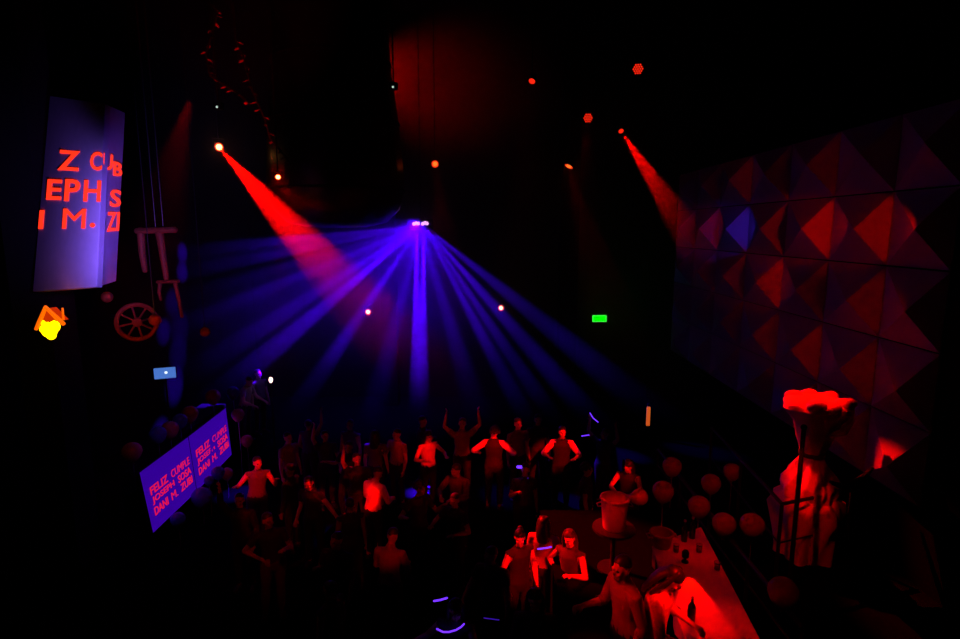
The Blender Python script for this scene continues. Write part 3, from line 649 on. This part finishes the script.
def strand(pts, label):
    W = [P(*p) for p in pts]; root = thing('garland', label, 'garland', W[0], 0, 'garlands trailing by the pendant drum')
    Q = [w - W[0] for w in W]
    MB().tube(Q, .012, 6).build('cord', STEEL, root)
    fb = MB(); rnd = random.Random(len(label))
    for i in range(len(Q) - 1):
        n = max(2, int((Q[i + 1] - Q[i]).length / .09))
        for k in range(n):
            p = Q[i].lerp(Q[i + 1], (k + .5) / n); a = rnd.random() * 6.28; t = Vector((math.cos(a), math.sin(a), -.4)) * .10; s = Vector((-math.sin(a), math.cos(a), 0)) * .035
            fb.add([p - s * .3, p + t * .5 + s, p + t, p + t * .5 - s, p + t * .5 + Vector((0, 0, .02))], [(0, 1, 4), (1, 2, 4), (2, 3, 4), (3, 0, 4)])
    fb.build('leaves', ORN, root, smooth=False)
    MB().tube([(0, 0, 0), (0, 0, ZC - W[0].z)], .008, 6).build('cable', STEEL, root)
strand(((208, 2, 8.0), (218, 12, 8.0), (206, 55, 8.0), (210, 76, 8.05), (236, 92, 8.1), (250, 104, 8.1)), 'leafy garland looping down at the top left of the pendant drum')
strand(((235, 38, 8.1), (243, 56, 8.1), (252, 90, 8.1), (265, 120, 8.15), (270, 138, 8.2), (292, 165, 8.3)), 'leafy garland running down along the left side of the pendant drum')
spot('unseen_decor_spot', P(250, 200, 6.5), P(235, 80, 8.1), 200, 44, RED, .8, .05)  # unseen red spot added to bring out the garlands
# red wash into the haze behind the drum
spot('wash_lamp', P(345, 60, 15.0), P(452, 95, 19.5), 2400, 62, RED, 1.0, .05); spot('wash_lamp', P(190, 98, 12.0), P(155, 230, 12.5), 500, 30, RED, .9, .05)

# ================================================================== terrace: rails, balloons, table, buckets, draped column
def rail(name, label, pts, posts, z0, group=None):
    root = thing('railing', label, 'railing', (pts[0][0], pts[0][1], z0), 0, group); o = Vector((pts[0][0], pts[0][1], z0))
    MB().tube([Vector(p) - o for p in pts], .03, 12).build('handrail', STEEL, root)
    MB().tube([Vector((p[0], p[1], z0 + (p[2] - z0) * .45)) - o for p in pts], .015, 8).build('lower_rail', STEEL, root)
    for k in posts:
        a, b = Vector(pts[int(k)]), Vector(pts[min(int(k) + 1, len(pts) - 1)]); p = a.lerp(b, k - int(k))
        MB().tube([Vector((p.x, p.y, z0)) - o, p - o], .025, 10).build('post', STEEL, root)
RX = 3.5
rail('r', 'long dark railing of the terrace with red balloons sitting along it', [(RX, 5.6, 1.72), (RX, 10.7, 1.72)], (0, .25, .5, .75, 1), TZ)
a1, a2, a3 = P(712, 428, 11.0), PZ(782, 504, P(712, 428, 11.0).z), None
a3 = PZ(852, 490, a2.z)
rail('s', 'dark stair railing running from the post in front of the draped column to the back', [tuple(a1), tuple(a2), tuple(a3)], (0, .5, 1, 2), TZ)
BAL = mat('glossy balloon skin', (.34, .10, .10), .18, noise=0); BALB = mat('blue balloon skin', (.06, .06, .30), .15, noise=0)
def balloon(label, c, r, m, tilt, group, tie=None):
    root = thing('balloon', label, 'balloon', c, random.random() * 6, group); root.rotation_euler = (tilt, 0, random.random() * 6)
    prof = [(0, -r * 1.18), (r * .22, -r * 1.1), (r * .55, -r * .85), (r * .85, -r * .42), (r, .05 * r), (r * .93, r * .48), (r * .66, r * .82), (r * .32, r * 1.0), (0, r * 1.05)]
    MB().lathe(prof, n=24).build('skin', m, root); MB().lathe([(0, -r * 1.14), (r * .07, -r * 1.17), (r * .14, -r * 1.3), (r * .03, -r * 1.25), (0, -r * 1.25)], n=10).build('knot', m, root)
    if tie is not None:
        root.rotation_euler = (0, 0, 0); MB().tube([(0, 0, -r * 1.2), (.01, .01, (tie - Vector(c).z - r * 1.2) / 2), (0, 0, tie - Vector(c).z)], .005, 6).build('string', CHROME, root)
GB = 'red balloons along the terrace railing'
RB = [((783, 593), .17, 'red balloon nearest the viewer, alone at the lower end of the terrace railing'), ((752, 526), .17, 'red balloon beside the stair railing foot, farther from the table than its twin'), ((724, 525), .165, 'round red balloon with a bright glint, just above the long white table'),
      ((699, 507), .165, 'red balloon third in line, lower of the stacked three'), ((711, 484), .16, 'red balloon on top of the lower one at the railing'), ((732, 472), .15, 'faint red balloon behind the stacked pair'),
      ((663, 492), .17, 'red balloon just above the ring-shaped bucket rim'), ((672, 467), .17, 'red balloon farthest along the railing toward the crowd')]
for (u, v), r, lb in RB:
    p = PX(u, v, RX + random.uniform(-.06, .06)); p = P(u, v, (6 - 1.72 - r * 1.1) / -ray(u, v).z)
    balloon(lb, p, r, BAL, R(random.uniform(-18, 18)), GB, TZ if abs(p.x - RX) > .12 else 1.70)
key(715, 505, 8.6, 90, 50, (-1.0, -2.5, 3.0)); key(783, 593, 6.4, 10, 30, (-1.0, -1.5, 2.5))
# balloons of the booth
LBz = zt + .0
for (u, v), r, m, lb in (((132, 452), .17, BAL, 'dull red balloon at the near end above the booth banners'), ((158, 435), .16, BALB, 'blue glinting balloon second from the near end above the booth banners'), ((170, 430), .17, BAL, 'dull red balloon above the seam of the banners'),
                         ((180, 421), .15, BALB, 'blue glinting balloon above the seam of the banners'), ((190, 414), .17, BAL, 'red balloon with two glints above the far banner'), ((213, 397), .18, BAL, 'big dark red balloon above the far corner of the banners'), ((233, 393), .16, BALB, 'blue balloon floating past the far corner of the banners')):
    p = PX(u, v, BX - (.5 if r > .175 else .3)); balloon(lb, p, r, m, 0, 'balloons above the booth banners', .62)
for (u, v), r, m, lb in (((202, 498), .21, BALB, 'big blue balloon on the floor below the banner seam'), ((178, 520), .14, BALB, 'small blue balloon with a bright glint below the near banner'), ((209, 481), .10, BALB, 'small blue balloon tucked under the banner seam'), ((218, 473), .14, BALB, 'blue balloon with twin glints below the far banner'), ((227, 474), .14, BAL, 'dark red balloon below the far banner'), ((238, 415), .15, BAL, 'dark red balloon just beyond the far end of the banners'), ((247, 441), .15, BAL, 'dark red balloon low beyond the far end of the banners')):
    p = PX(u, v, BX + .22); balloon(lb, p, r, m, 0, 'balloons around the booth foot', 0 if p.z > r * 1.3 else None)
spot('booth_lamp', (-4.6, 9.0, 4.4), P(200, 480, 11.2), 30, 50, (.12, .02, 1.0), .6, .03); spot('booth_lamp', (-3.2, 8.6, 4.6), P(180, 425, 11.4), 16, 60, (1, .03, .02), .8, .03)

# the long white table
TT = 1.78
ca, cb, cc, cd = PZ(652, 546, TT), PZ(701, 527, TT), PZ(764, 648, TT), PZ(688, 648, TT)
def table():
    o = (ca + cb + cc + cd) / 4; o.z = TZ
    root = thing('long_table', 'long white-clothed table lit glaring red along the terrace', 'table', o)
    q = [Vector((p.x, p.y, TT)) - o for p in (ca, cb, cc, cd)]
    ext = (q[3] - q[0]).normalized() * 1.0; q[2] = q[2] + ext; q[3] = q[3] + ext
    t = MB(); lo = [p - Vector((0, 0, .035)) for p in q]
    t.add(q + lo, [(0, 1, 2, 3), (7, 6, 5, 4), (0, 4, 5, 1), (1, 5, 6, 2), (2, 6, 7, 3), (3, 7, 4, 0)]).build('tabletop', CLOTH, root, smooth=False)
    for i, p in enumerate(q):
        c = (q[0] + q[1] + q[2] + q[3]) / 4; f = p.lerp(c, .12); MB().tube([(f.x, f.y, 0), (f.x, f.y, TT - TZ - .03)], .03, 10).build('leg', STEEL, root)
    b = MB(); n = 22                                     # cloth hanging down the side towards the crowd
    for e0, e1 in ((q[3], q[0]), (q[0], q[1])):
        vs = []; nr = (e1 - e0).cross(Vector((0, 0, 1))).normalized()
        for i in range(n + 1):
            p = e0.lerp(e1, i / n)
            for dz, am in ((0, .004), (-.14, .02), (-.30, .035)): vs.append(p + nr * (-.006 - am * (1 + math.sin(i * 1.9))) * (-1) + Vector((0, 0, dz)))
        b.add(vs, [(i * 3 + k, (i + 1) * 3 + k, (i + 1) * 3 + k + 1, i * 3 + k + 1) for i in range(n) for k in (0, 1)])
    b.build('cloth_drop', CLOTH, root)
table()
tl = PZ(685, 562, TT); tl.z = TT; tr = thing('table_lamp', 'small black lamp on the white table throwing the hard red glare along it', 'lamp', tl)
MB().lathe([(0, 0), (.045, 0), (.045, .012), (.012, .02), (.012, .07), (0, .07)], n=16).build('base', BLACK, tr); MB().lathe([(0, .06), (.04, .07), (.045, .13), (.03, .16), (0, .165)], n=16).build('head', BLACK, tr)
tg = PZ(707, 652, TT); spot('lamp', tl + Vector((.0, -.06, .11)), tg, 260, 36, RED, .5, .01, tr)
spot('table_lamp', PZ(690, 570, TT) + Vector((1.4, .2, 3.2)), PZ(692, 575, TT), 50, 30, RED, .9, .05)  # unseen soft spot added high over the table, apart from the small lamp
def bucket(u, v, z, r, h, label, m, base=None, inner=True):
    c = PZ(u, v, z); zb_ = z - h; root = thing('bucket', label, 'bucket', (c.x, c.y, zb_))
    MB().lathe([(0, 0), (r * .76, 0), (r * .78, .01), (r * .97, h - .03), (r * 1.0, h - .03), (r * 1.03, h - .015), (r * 1.0, h), (r * .90, h), (r * .88, h - .03), (r * .70, .03), (0, .03)], n=36).build('pail', m, root)
    n = 36; MB().tube([(r * math.cos(2 * math.pi * i / n), r * math.sin(2 * math.pi * i / n), h - .012) for i in range(n + 1)], .014, 8, caps=False).build('rim', m, root)
    for s in (-1, 1):
        MB().tube([(s * r * .9, -.06, h * .78), (s * (r + .045), -.05, h * .74), (s * (r + .045), .05, h * .74), (s * r * .9, .06, h * .78)], .009, 8).build('handle', CHROME, root)
    return c, zb_
WB = mat('enamel bucket', (.55, .5, .48), .5, noise=.08); DB = mat('dark bucket', (.16, .13, .13), .45)
c1, z1 = bucket(615, 497, 2.25, .20, .46, 'tall pale red-lit bucket with a bright rim at the crowd edge of the terrace', WB)
def side_table(c, z, label, r=.30):
    root = thing('pedestal_table', label, 'table', (c.x, c.y, TZ)); h = z - TZ
    MB().lathe([(0, h - .03), (r, h - .03), (r, h), (0, h)], n=32).build('tabletop', WOOD, root); MB().tube([(0, 0, .02), (0, 0, h - .03)], .035).build('pedestal', STEEL, root)
    MB().lathe([(0, 0), (r * .7, 0), (r * .7, .02), (0, .03)], n=28).build('foot', STEEL, root)
side_table(c1, z1, 'small dark pedestal table under the tall pale bucket')
c2, z2 = bucket(662, 532, TT + .20, .15, .20, 'dark round bucket on the far corner of the white table, rim a red ring', DB)
key(612, 500, 7.9, 420, 8, (-1.0, -2.0, 3)); key(662, 532, 7.7, 90, 6, (1.0, -1.0, 3))
# bright round ball next to the tall bucket
pb = P(639, 497, 7.9); balloon('small bright red balloon touching the tall pale bucket', pb, .12, BAL, R(90), None); key(639, 497, 7.85, 220, 4, (-.5, -2, 2.4))

# bottles and glasses on the table
GL = mat('clear glass', (.9, .9, .9), .05, noise=0); GL.node_tree.nodes['Principled BSDF'].inputs['Transmission Weight'].default_value = .9
DG = mat('dark bottle glass', (.01, .02, .01), .12, noise=0)
def bottle(p, label, h=.31):
    root = thing('bottle', label, 'bottle', p, 0, 'bottles on the white table')
    MB().lathe([(0, 0), (.040, 0), (.042, .02), (.042, h * .58), (.030, h * .68), (.015, h * .76), (.014, h * .94), (0, h * .94)], n=20).build('body', DG, root); MB().lathe([(0, h * .92), (.017, h * .92), (.017, h), (0, h)], n=14).build('cap', CHROME, root)
def glass(p, label):
    root = thing('tumbler', label, 'glass', p, 0, 'glasses on the white table')
    MB().lathe([(0, 0), (.034, 0), (.040, .11), (.037, .11), (.031, .012), (0, .012)], n=20).build('body', GL, root); MB().lathe([(0, .013), (.031, .013), (.034, .055), (0, .055)], n=18).build('drink', mat('dark drink', (.08, .03, .01), .1, noise=0), root)
for (u, v), lb in (((684, 541), 'dark bottle at the far end of the white table, next to the dark bucket'), ((692, 538), 'dark bottle at the far end of the white table by the railing side'), ((691, 622), 'dark bottle at the near edge of the white table against the glare')):
    p = PZ(u, v, TT); bottle((p.x, p.y, TT), lb)
for (u, v), lb in (((676, 552), 'tumbler at the crowd edge of the white table'), ((717, 570), 'tumbler alone on the railing edge of the white table'), ((699, 552), 'tumbler in the middle of the far part of the white table')):
    p = PZ(u, v, TT); glass((p.x, p.y, TT), lb)

# draped column glowing red, with a black pole in front of it
def draped():
    c = P(812, 450, 8.4); base = Vector((c.x, c.y, TZ))
    root = thing('draped_column', 'white cloth-draped column with a flared top, glowing red under its own lamp', 'column', base)
    H = P(812, 400, 8.4).z - TZ
    def folds(a, b_, k, p): return lambda th, i: a * math.sin(th * k + p + i * .55) + b_ * math.sin(th * (2 * k + 1) - i * .8 + p)
    MB().lathe([(.36, .0), (.38, .30), (.42, .55), (.47, .72), (.44, .86), (.34, .95), (.36, 1.05), (.38, 1.14), (.32, 1.27), (.22, 1.42), (.15, 1.54), (.14, 1.62)], n=72, wob=folds(.13, .06, 5, .4)).build('skirt_drape', CLOTH, root)
    MB().lathe([(.14, 1.58), (.17, 1.66), (.22, 1.78), (.30, H - .28), (.40, H - .14), (.45, H - .06), (.43, H), (.34, H + .06), (.20, H + .08), (0, H + .05)], n=72, wob=folds(.10, .05, 3, 1.1)).build('flared_top', CLOTH, root)
    b = MB()                                              # gathered lobes of cloth round the top
    for k, (a, r, z, q) in enumerate(((-2.7, .30, .02, .13), (-2.1, .34, .06, .15), (-1.5, .32, .03, .14), (-.9, .36, .07, .13), (-.3, .40, .04, .12), (.5, .3, .05, .14), (1.4, .3, .05, .14), (2.3, .3, .05, .14))):
        b.ell((r * math.cos(a), r * math.sin(a), H + z - .02), (q, q * .9, q * .62), Euler((.3 * math.sin(k), .3 * math.cos(k * 2), a)).to_quaternion(), 16, 10)
    b.build('gathered_lobes', CLOTH, root)
    MB().lathe([(.15, 1.55), (.175, 1.57), (.175, 1.62), (.15, 1.64)], n=40).build('tie_band', mat('dark ribbon', (.03, .02, .02), .6), root)
    MB().tube([(.10, -.20, H - .42), (.25, -.28, H - .36), (.36, -.26, H - .18), (.40, -.20, H - .05)], [.03, .055, .04, .02], 12).build('side_fold', CLOTH, root)
    sw = MB(); pts = []                                   # dark swag across the column
    for i in range(15): t = i / 14; pts.append((.02 + .75 * t, -.46 + .25 * t, 1.36 - .16 * math.sin(math.pi * t) + .10 * t))
    sw.tube(pts, [.02 + .035 * math.sin(math.pi * i / 14) for i in range(15)], 10).build('swag', BLACK, root)
    return base, H
db, dH = draped()
pp = P(800, 470, 7.4); pr = thing('standing_pole', 'thin black pole standing before the draped column', 'pole', (pp.x, pp.y, TZ))
zpt = P(802, 425, 7.4).z - TZ
MB().tube([(0, 0, 0), (0, 0, zpt)], .028, 12).build('shaft', BLACK, pr); MB().lathe([(0, 0), (.16, 0), (.16, .02), (.03, .04), (0, .04)]).build('foot', BLACK, pr); MB().ell((0, 0, zpt), (.04, .04, .04)).build('finial', BLACK, pr)
spot('column_lamp', db + Vector((-.3, -.5, dH + 2.8)), db + Vector((-.02, -.04, dH - .05)), 700, 17, RED, .4, .02)
spot('column_lamp', db + Vector((-1.6, -1.8, 2.9)), db + Vector((-.12, -.2, 1.05)), 170, 13, RED, .5, .02)

# pyramid facets picked out by narrow unseen spots added in the air before the wall
for (i, j), w, col in (((1, 0), 42, RED), ((2, 0), 62, RED), ((3, -1), 40, RED), ((5, 0), 24, RED), ((4, 0), 60, (.07, .02, 1.0)), ((4, 1), 9, RED), ((2, 1), 5, RED), ((1, -1), 10, RED), ((2, -2), 13, RED), ((3, -2), 6, RED), ((1, -2), 5, RED)):
    c = facet_c(i, j); s_ = c + Vector((-.62, -1.55, .08)); spot('unseen_facet_spot', s_, c, w * .55, math.degrees(2 * math.atan(.50 / 1.6)), col, .35, .01)

# small lamp bars and lit strip
ps_ = P(648, 416, 13.4)
rt = thing('strip_lamp', 'upright orange strip lamp at the back of the terrace edge', 'lamp', (ps_.x, ps_.y, TZ))
MB().tube([(0, .02, 0), (0, .02, ps_.z - TZ + .30)], .025, 10).build('post', BLACK, rt); MB().box((0, -.02, ps_.z - TZ), (.085, .04, .46), bev=.01).build('tube', glow('strip orange', (.75, .11, .015), .75), rt)
pw = P(271, 381, 14.5); rw = thing('small_lamp', 'tiny warm white lamp on a stand beyond the booth', 'lamp', (pw.x, pw.y, 0))
MB().tube([(0, 0, 0), (0, 0, pw.z)], .02, 8).build('stand', BLACK, rw); MB().ell((0, -.01, pw.z + .03), (.05, .05, .075)).build('bulb', glow('bulb warm', (1, .75, .5), 3), rw); MB().lathe([(0, 0), (.14, 0), (.14, .02), (0, .03)]).build('foot', BLACK, rw)
for u, v, d, lb in ((217, 107, 10.2, 'tiny pale pilot light of the dark fixture above the red beam lamp'), (393, 87, 10.8, 'tiny pale pilot light at the right edge of the pendant drum')):
    p = P(u, v, d); rr = thing('pilot_light', lb, 'lamp', p, 0, 'pilot lights'); MB().box((0, .06, .03), (.16, .12, .12), bev=.01).build('box', BLACK, rr); MB().ell((0, -.005, 0), (.02,) * 3).build('bulb', glow('pilot pale', (.55, .75, .65), .8), rr)
    MB().tube([(0, .06, .08), (0, .06, ZC - p.z)], .015, 8).build('drop_pole', STEEL, rr)

# ================================================================== the crowd
# terrace
stand('person in profile at the front by the white table, face lit red', 629, 566, TZ, -70, 'profile', top=('rolled', 'mid'), bottom=('trousers', 'black'), hair=('short', 'black'))
stand('person in a pale patterned blouse leaning over the near end of the white table', 655, 571, TZ, 62, 'lookdown', top=('rolled', 'print'), bottom=('trousers', 'black'), hair=('long', 'black'))
stand('long-haired person with one lit arm behind the tall pale bucket', 629, 464, 0, -25, 'hug', top=('tank', 'black'), bottom=('skirt', 'black'), hair=('long', 'black'))
# podium and around it
stand('person with white sleeves and dark waistcoat, back turned, elbows out', 494, 432, PZT, 170, 'akimbo', top=('sleeves', 'white'), vest='black', bottom=('trousers', 'black'), hair=('curly', 'black'))
stand('person with white sleeves and dark waistcoat facing us, hands together in front', 562, 432, PZT, -8, 'clap', top=('rolled', 'white'), vest='black', bottom=('trousers', 'dark'), hair=('short', 'black'))
stand('fair-haired person whose lit face shows past the white sleeves of the back-turned person', 518, 424, PZT, 25, 'stand', top=('tee', 'dim'), bottom=('trousers', 'black'), hair=('short', 'brown'))
stand('person with violet-lit face lower and just beside the back-turned person', 523, 444, PZT, 10, 'drink', top=('tee', 'dark'), bottom=('trousers', 'black'), hair=('short', 'black'))
# front of the dance floor
stand('person with a bright bare arm hanging straight down, head turned away', 520, 537, 0, 15, 'hang', top=('tank', 'black'), bottom=('trousers', 'black'), hair=('bun', 'black'))
stand('person with bright face and one hand on the hip, arm bent in a loop', 570, 538, 0, -40, 'hip', top=('tank', 'dark'), bottom=('skirt', 'black'), hair=('long', 'brown'))
stand('person with a pinkish lit shoulder between the bright bare arm and the looped arm', 544, 524, 0, 160, 'stand', top=('tee', 'mid'), bottom=('trousers', 'black'), hair=('long', 'black'))
# left half of the floor
stand('person in white shirt bending away, only the lit shoulder bright', 372, 475, 0, 150, 'lookdown', top=('sleeves', 'white'), bottom=('trousers', 'black'), hair=('short', 'black'))
stand('person stretching one arm out past the white-shirted back', 312, 480, 0, -5, 'reach', top=('tee', 'dark'), bottom=('trousers', 'black'), hair=('short', 'black'))
stand('person in tank top with rounded lit shoulder near the booth balloons', 252, 462, 0, 30, 'dance', top=('tank', 'dim'), bottom=('trousers', 'black'), hair=('short', 'black'))
stand('person holding one forearm straight up beside the white-shirted back', 357, 459, 0, 20, 'raise', top=('tee', 'dark'), bottom=('trousers', 'black'), hair=('short', 'brown'))
stand('person in light top under the straight blue beam with red-lit chest', 428, 436, 0, 35, 'clap', top=('tank', 'pale'), bottom=('trousers', 'black'), hair=('long', 'black'))
stand('dim person left of the one under the blue beam, arm bent up with a drink', 396, 434, 0, -30, 'drink', top=('tee', 'mid'), bottom=('trousers', 'black'), hair=('short', 'black'))
stand('dim person with both arms raised behind the crowd to the right of the blue beam', 462, 424, 0, 10, 'raise2', top=('tee', 'mid'), bottom=('trousers', 'black'), hair=('short', 'brown'))
stand('dim broad person with folded arms below the raised arms', 458, 468, 0, -25, 'hug', top=('sleeves', 'dim'), bottom=('trousers', 'black'), hair=('short', 'black'), skin=1)
stand('dim person dancing in dark clothes in front of the person under the blue beam', 415, 488, 0, 40, 'dance', top=('tee', 'dark'), bottom=('trousers', 'black'), hair=('curly', 'black'), skin=1)
stand('dim person at the left rear near the far end of the booth', 288, 438, 0, 60, 'stand', top=('tee', 'mid'), bottom=('trousers', 'black'), hair=('short', 'black'))
stand('dim person with a lit hand up in the left rear of the crowd', 325, 436, 0, 30, 'raise', top=('tee', 'dark'), bottom=('trousers', 'black'), hair=('short', 'black'), skin=1)
stand('dim person facing the blue lamp in the middle rear of the crowd', 375, 436, 0, 175, 'stand', top=('tee', 'dim'), bottom=('trousers', 'black'), hair=('long', 'black'))
stand('dim person standing near the left front with a faintly lit leg', 268, 520, 0, 20, 'hip', top=('tee', 'dark'), bottom=('trousers', 'dim'), hair=('short', 'black'), skin=1)
stand('dark person at the left front showing only a faint arm', 335, 540, 0, -15, 'drink', top=('tee', 'dark'), bottom=('trousers', 'black'), hair=('short', 'black'), skin=1)
stand('dark person in the centre front with a faintly lit shoulder and back turned', 388, 540, 0, 165, 'lookdown', top=('tee', 'mid'), bottom=('trousers', 'black'), hair=('short', 'black'), skin=1)
stand('dark person near the centre bottom with curled glowing necklace', 448, 606, 0, -10, 'dance', top=('tank', 'black'), bottom=('skirt', 'black'), hair=('long', 'black'))
stand('dark person at the front whose faint forearm lies below the bare-armed person', 492, 555, 0, -35, 'hang', top=('tee', 'black'), bottom=('trousers', 'black'), hair=('short', 'black'), skin=1)
stand('dim person dancing at the right rear beside the orange strip lamp', 604, 434, 0, -45, 'raise2', top=('tee', 'dark'), bottom=('trousers', 'black'), hair=('short', 'black'))
stand('dim person in the gap between podium and terrace, facing the tall bucket', 594, 462, 0, 75, 'stand', top=('tee', 'dark'), bottom=('trousers', 'black'), hair=('curly', 'black'))
stand('dim person directly behind the two waistcoated people on the podium', 538, 420, 0, 5, 'stand', top=('tee', 'dark'), bottom=('trousers', 'black'), hair=('short', 'black'))
# the booth
stand('disc jockey standing behind the far part of the booth, leaning over the counter', 243, 380, .62, 80, 'mix', top=('tee', 'mid'), bottom=('trousers', 'black'), hair=('short', 'black'))
stand('person in the booth dimly lit beside the disc jockey', 258, 374, .62, 60, 'stand', top=('tee', 'dim'), bottom=('trousers', 'black'), hair=('short', 'black'))

# glow sticks held or worn in the crowd
GS = glow('blue glow stick', (.16, .03, 1.0), 1.6)
GSD = glow('faint blue glow stick', (.05, .01, .45), .6)
def glow_stick(pts, d, label, r=.011):
    W = [P(u, v, d) for u, v in pts]; o = W[0]
    tag(lift(MB().limb([w - o for w in W], [r] * len(W), 8).build('glow_stick', GSD if 'faint' in label or 'tiny' in label or 'thin' in label else GS), o), label, 'glow stick', 'blue glow sticks in the crowd')
glow_stick(((437, 629), (443, 632), (449, 632), (456, 630), (461, 627), (464, 624)), 6.6, 'curved blue glow stick as a necklace at the bottom of the picture', .010)
glow_stick(((434, 601), (440, 600), (447, 598)), 6.7, 'short blue glow stick over the curved necklace one')
glow_stick(((590, 413), (593, 418), (598, 422)), 12.5, 'bright bent blue glow stick held up at the right rear')
glow_stick(((582, 436), (589, 435)), 11.2, 'short blue glow stick beside the waistcoated person with joined hands')
glow_stick(((538, 549), (546, 548), (551, 547)), 7.9, 'violet blue glow stick on the pinkish lit shoulder')
glow_stick(((518, 467), (525, 467)), 10.5, 'fat blue glow stick at the elbow of the back-turned person', .03)
glow_stick(((523, 478), (528, 478)), 10.5, 'thin blue glow stick below the fat one by the podium')
glow_stick(((484, 567), (491, 560), (495, 554)), 8.0, 'faint blue glow stick curving beside the bare-armed person', .006)
glow_stick(((484, 618), (499, 620)), 6.9, 'faint flat blue glow stick near the bottom centre', .006)

# the dark mass of the crowd: people of whom the photograph shows hardly more than a dull head or shoulder
rnd = random.Random(11)
for u, v in ((302, 446), (240, 500), (225, 530), (585, 462), (495, 470), (345, 445), (392, 452), (470, 446), (480, 420), (530, 462), (455, 500), (490, 496), (350, 505), (305, 515), (370, 525), (430, 530), (470, 540), (290, 470), (265, 440), (395, 425), (422, 422), (575, 418), (545, 480), (585, 490), (510, 512), (555, 512), (330, 590), (400, 590), (290, 585), (535, 600), (350, 425), (308, 425)):
    ps = rnd.choice(('stand', 'drink', 'dance', 'hip', 'lookdown', 'clap', 'raise'))
    zf = PZT if 455 < u < 600 and 418 < v < 434 else 0
    stand('dark-clothed person hardly visible among the packed dance floor crowd', u, v, zf, rnd.uniform(-180, 180), ps, top=(rnd.choice(('tee', 'tank', 'sleeves')), rnd.choice(('dark', 'black', 'navy', 'dim'))), bottom=('trousers', 'black'),
          hair=(rnd.choice(('short', 'long', 'short')), 'black'), skin=rnd.choice((0, 1, 2)), scale=rnd.uniform(.95, 1.04), group='dark crowd on the dance floor', crowd=True)
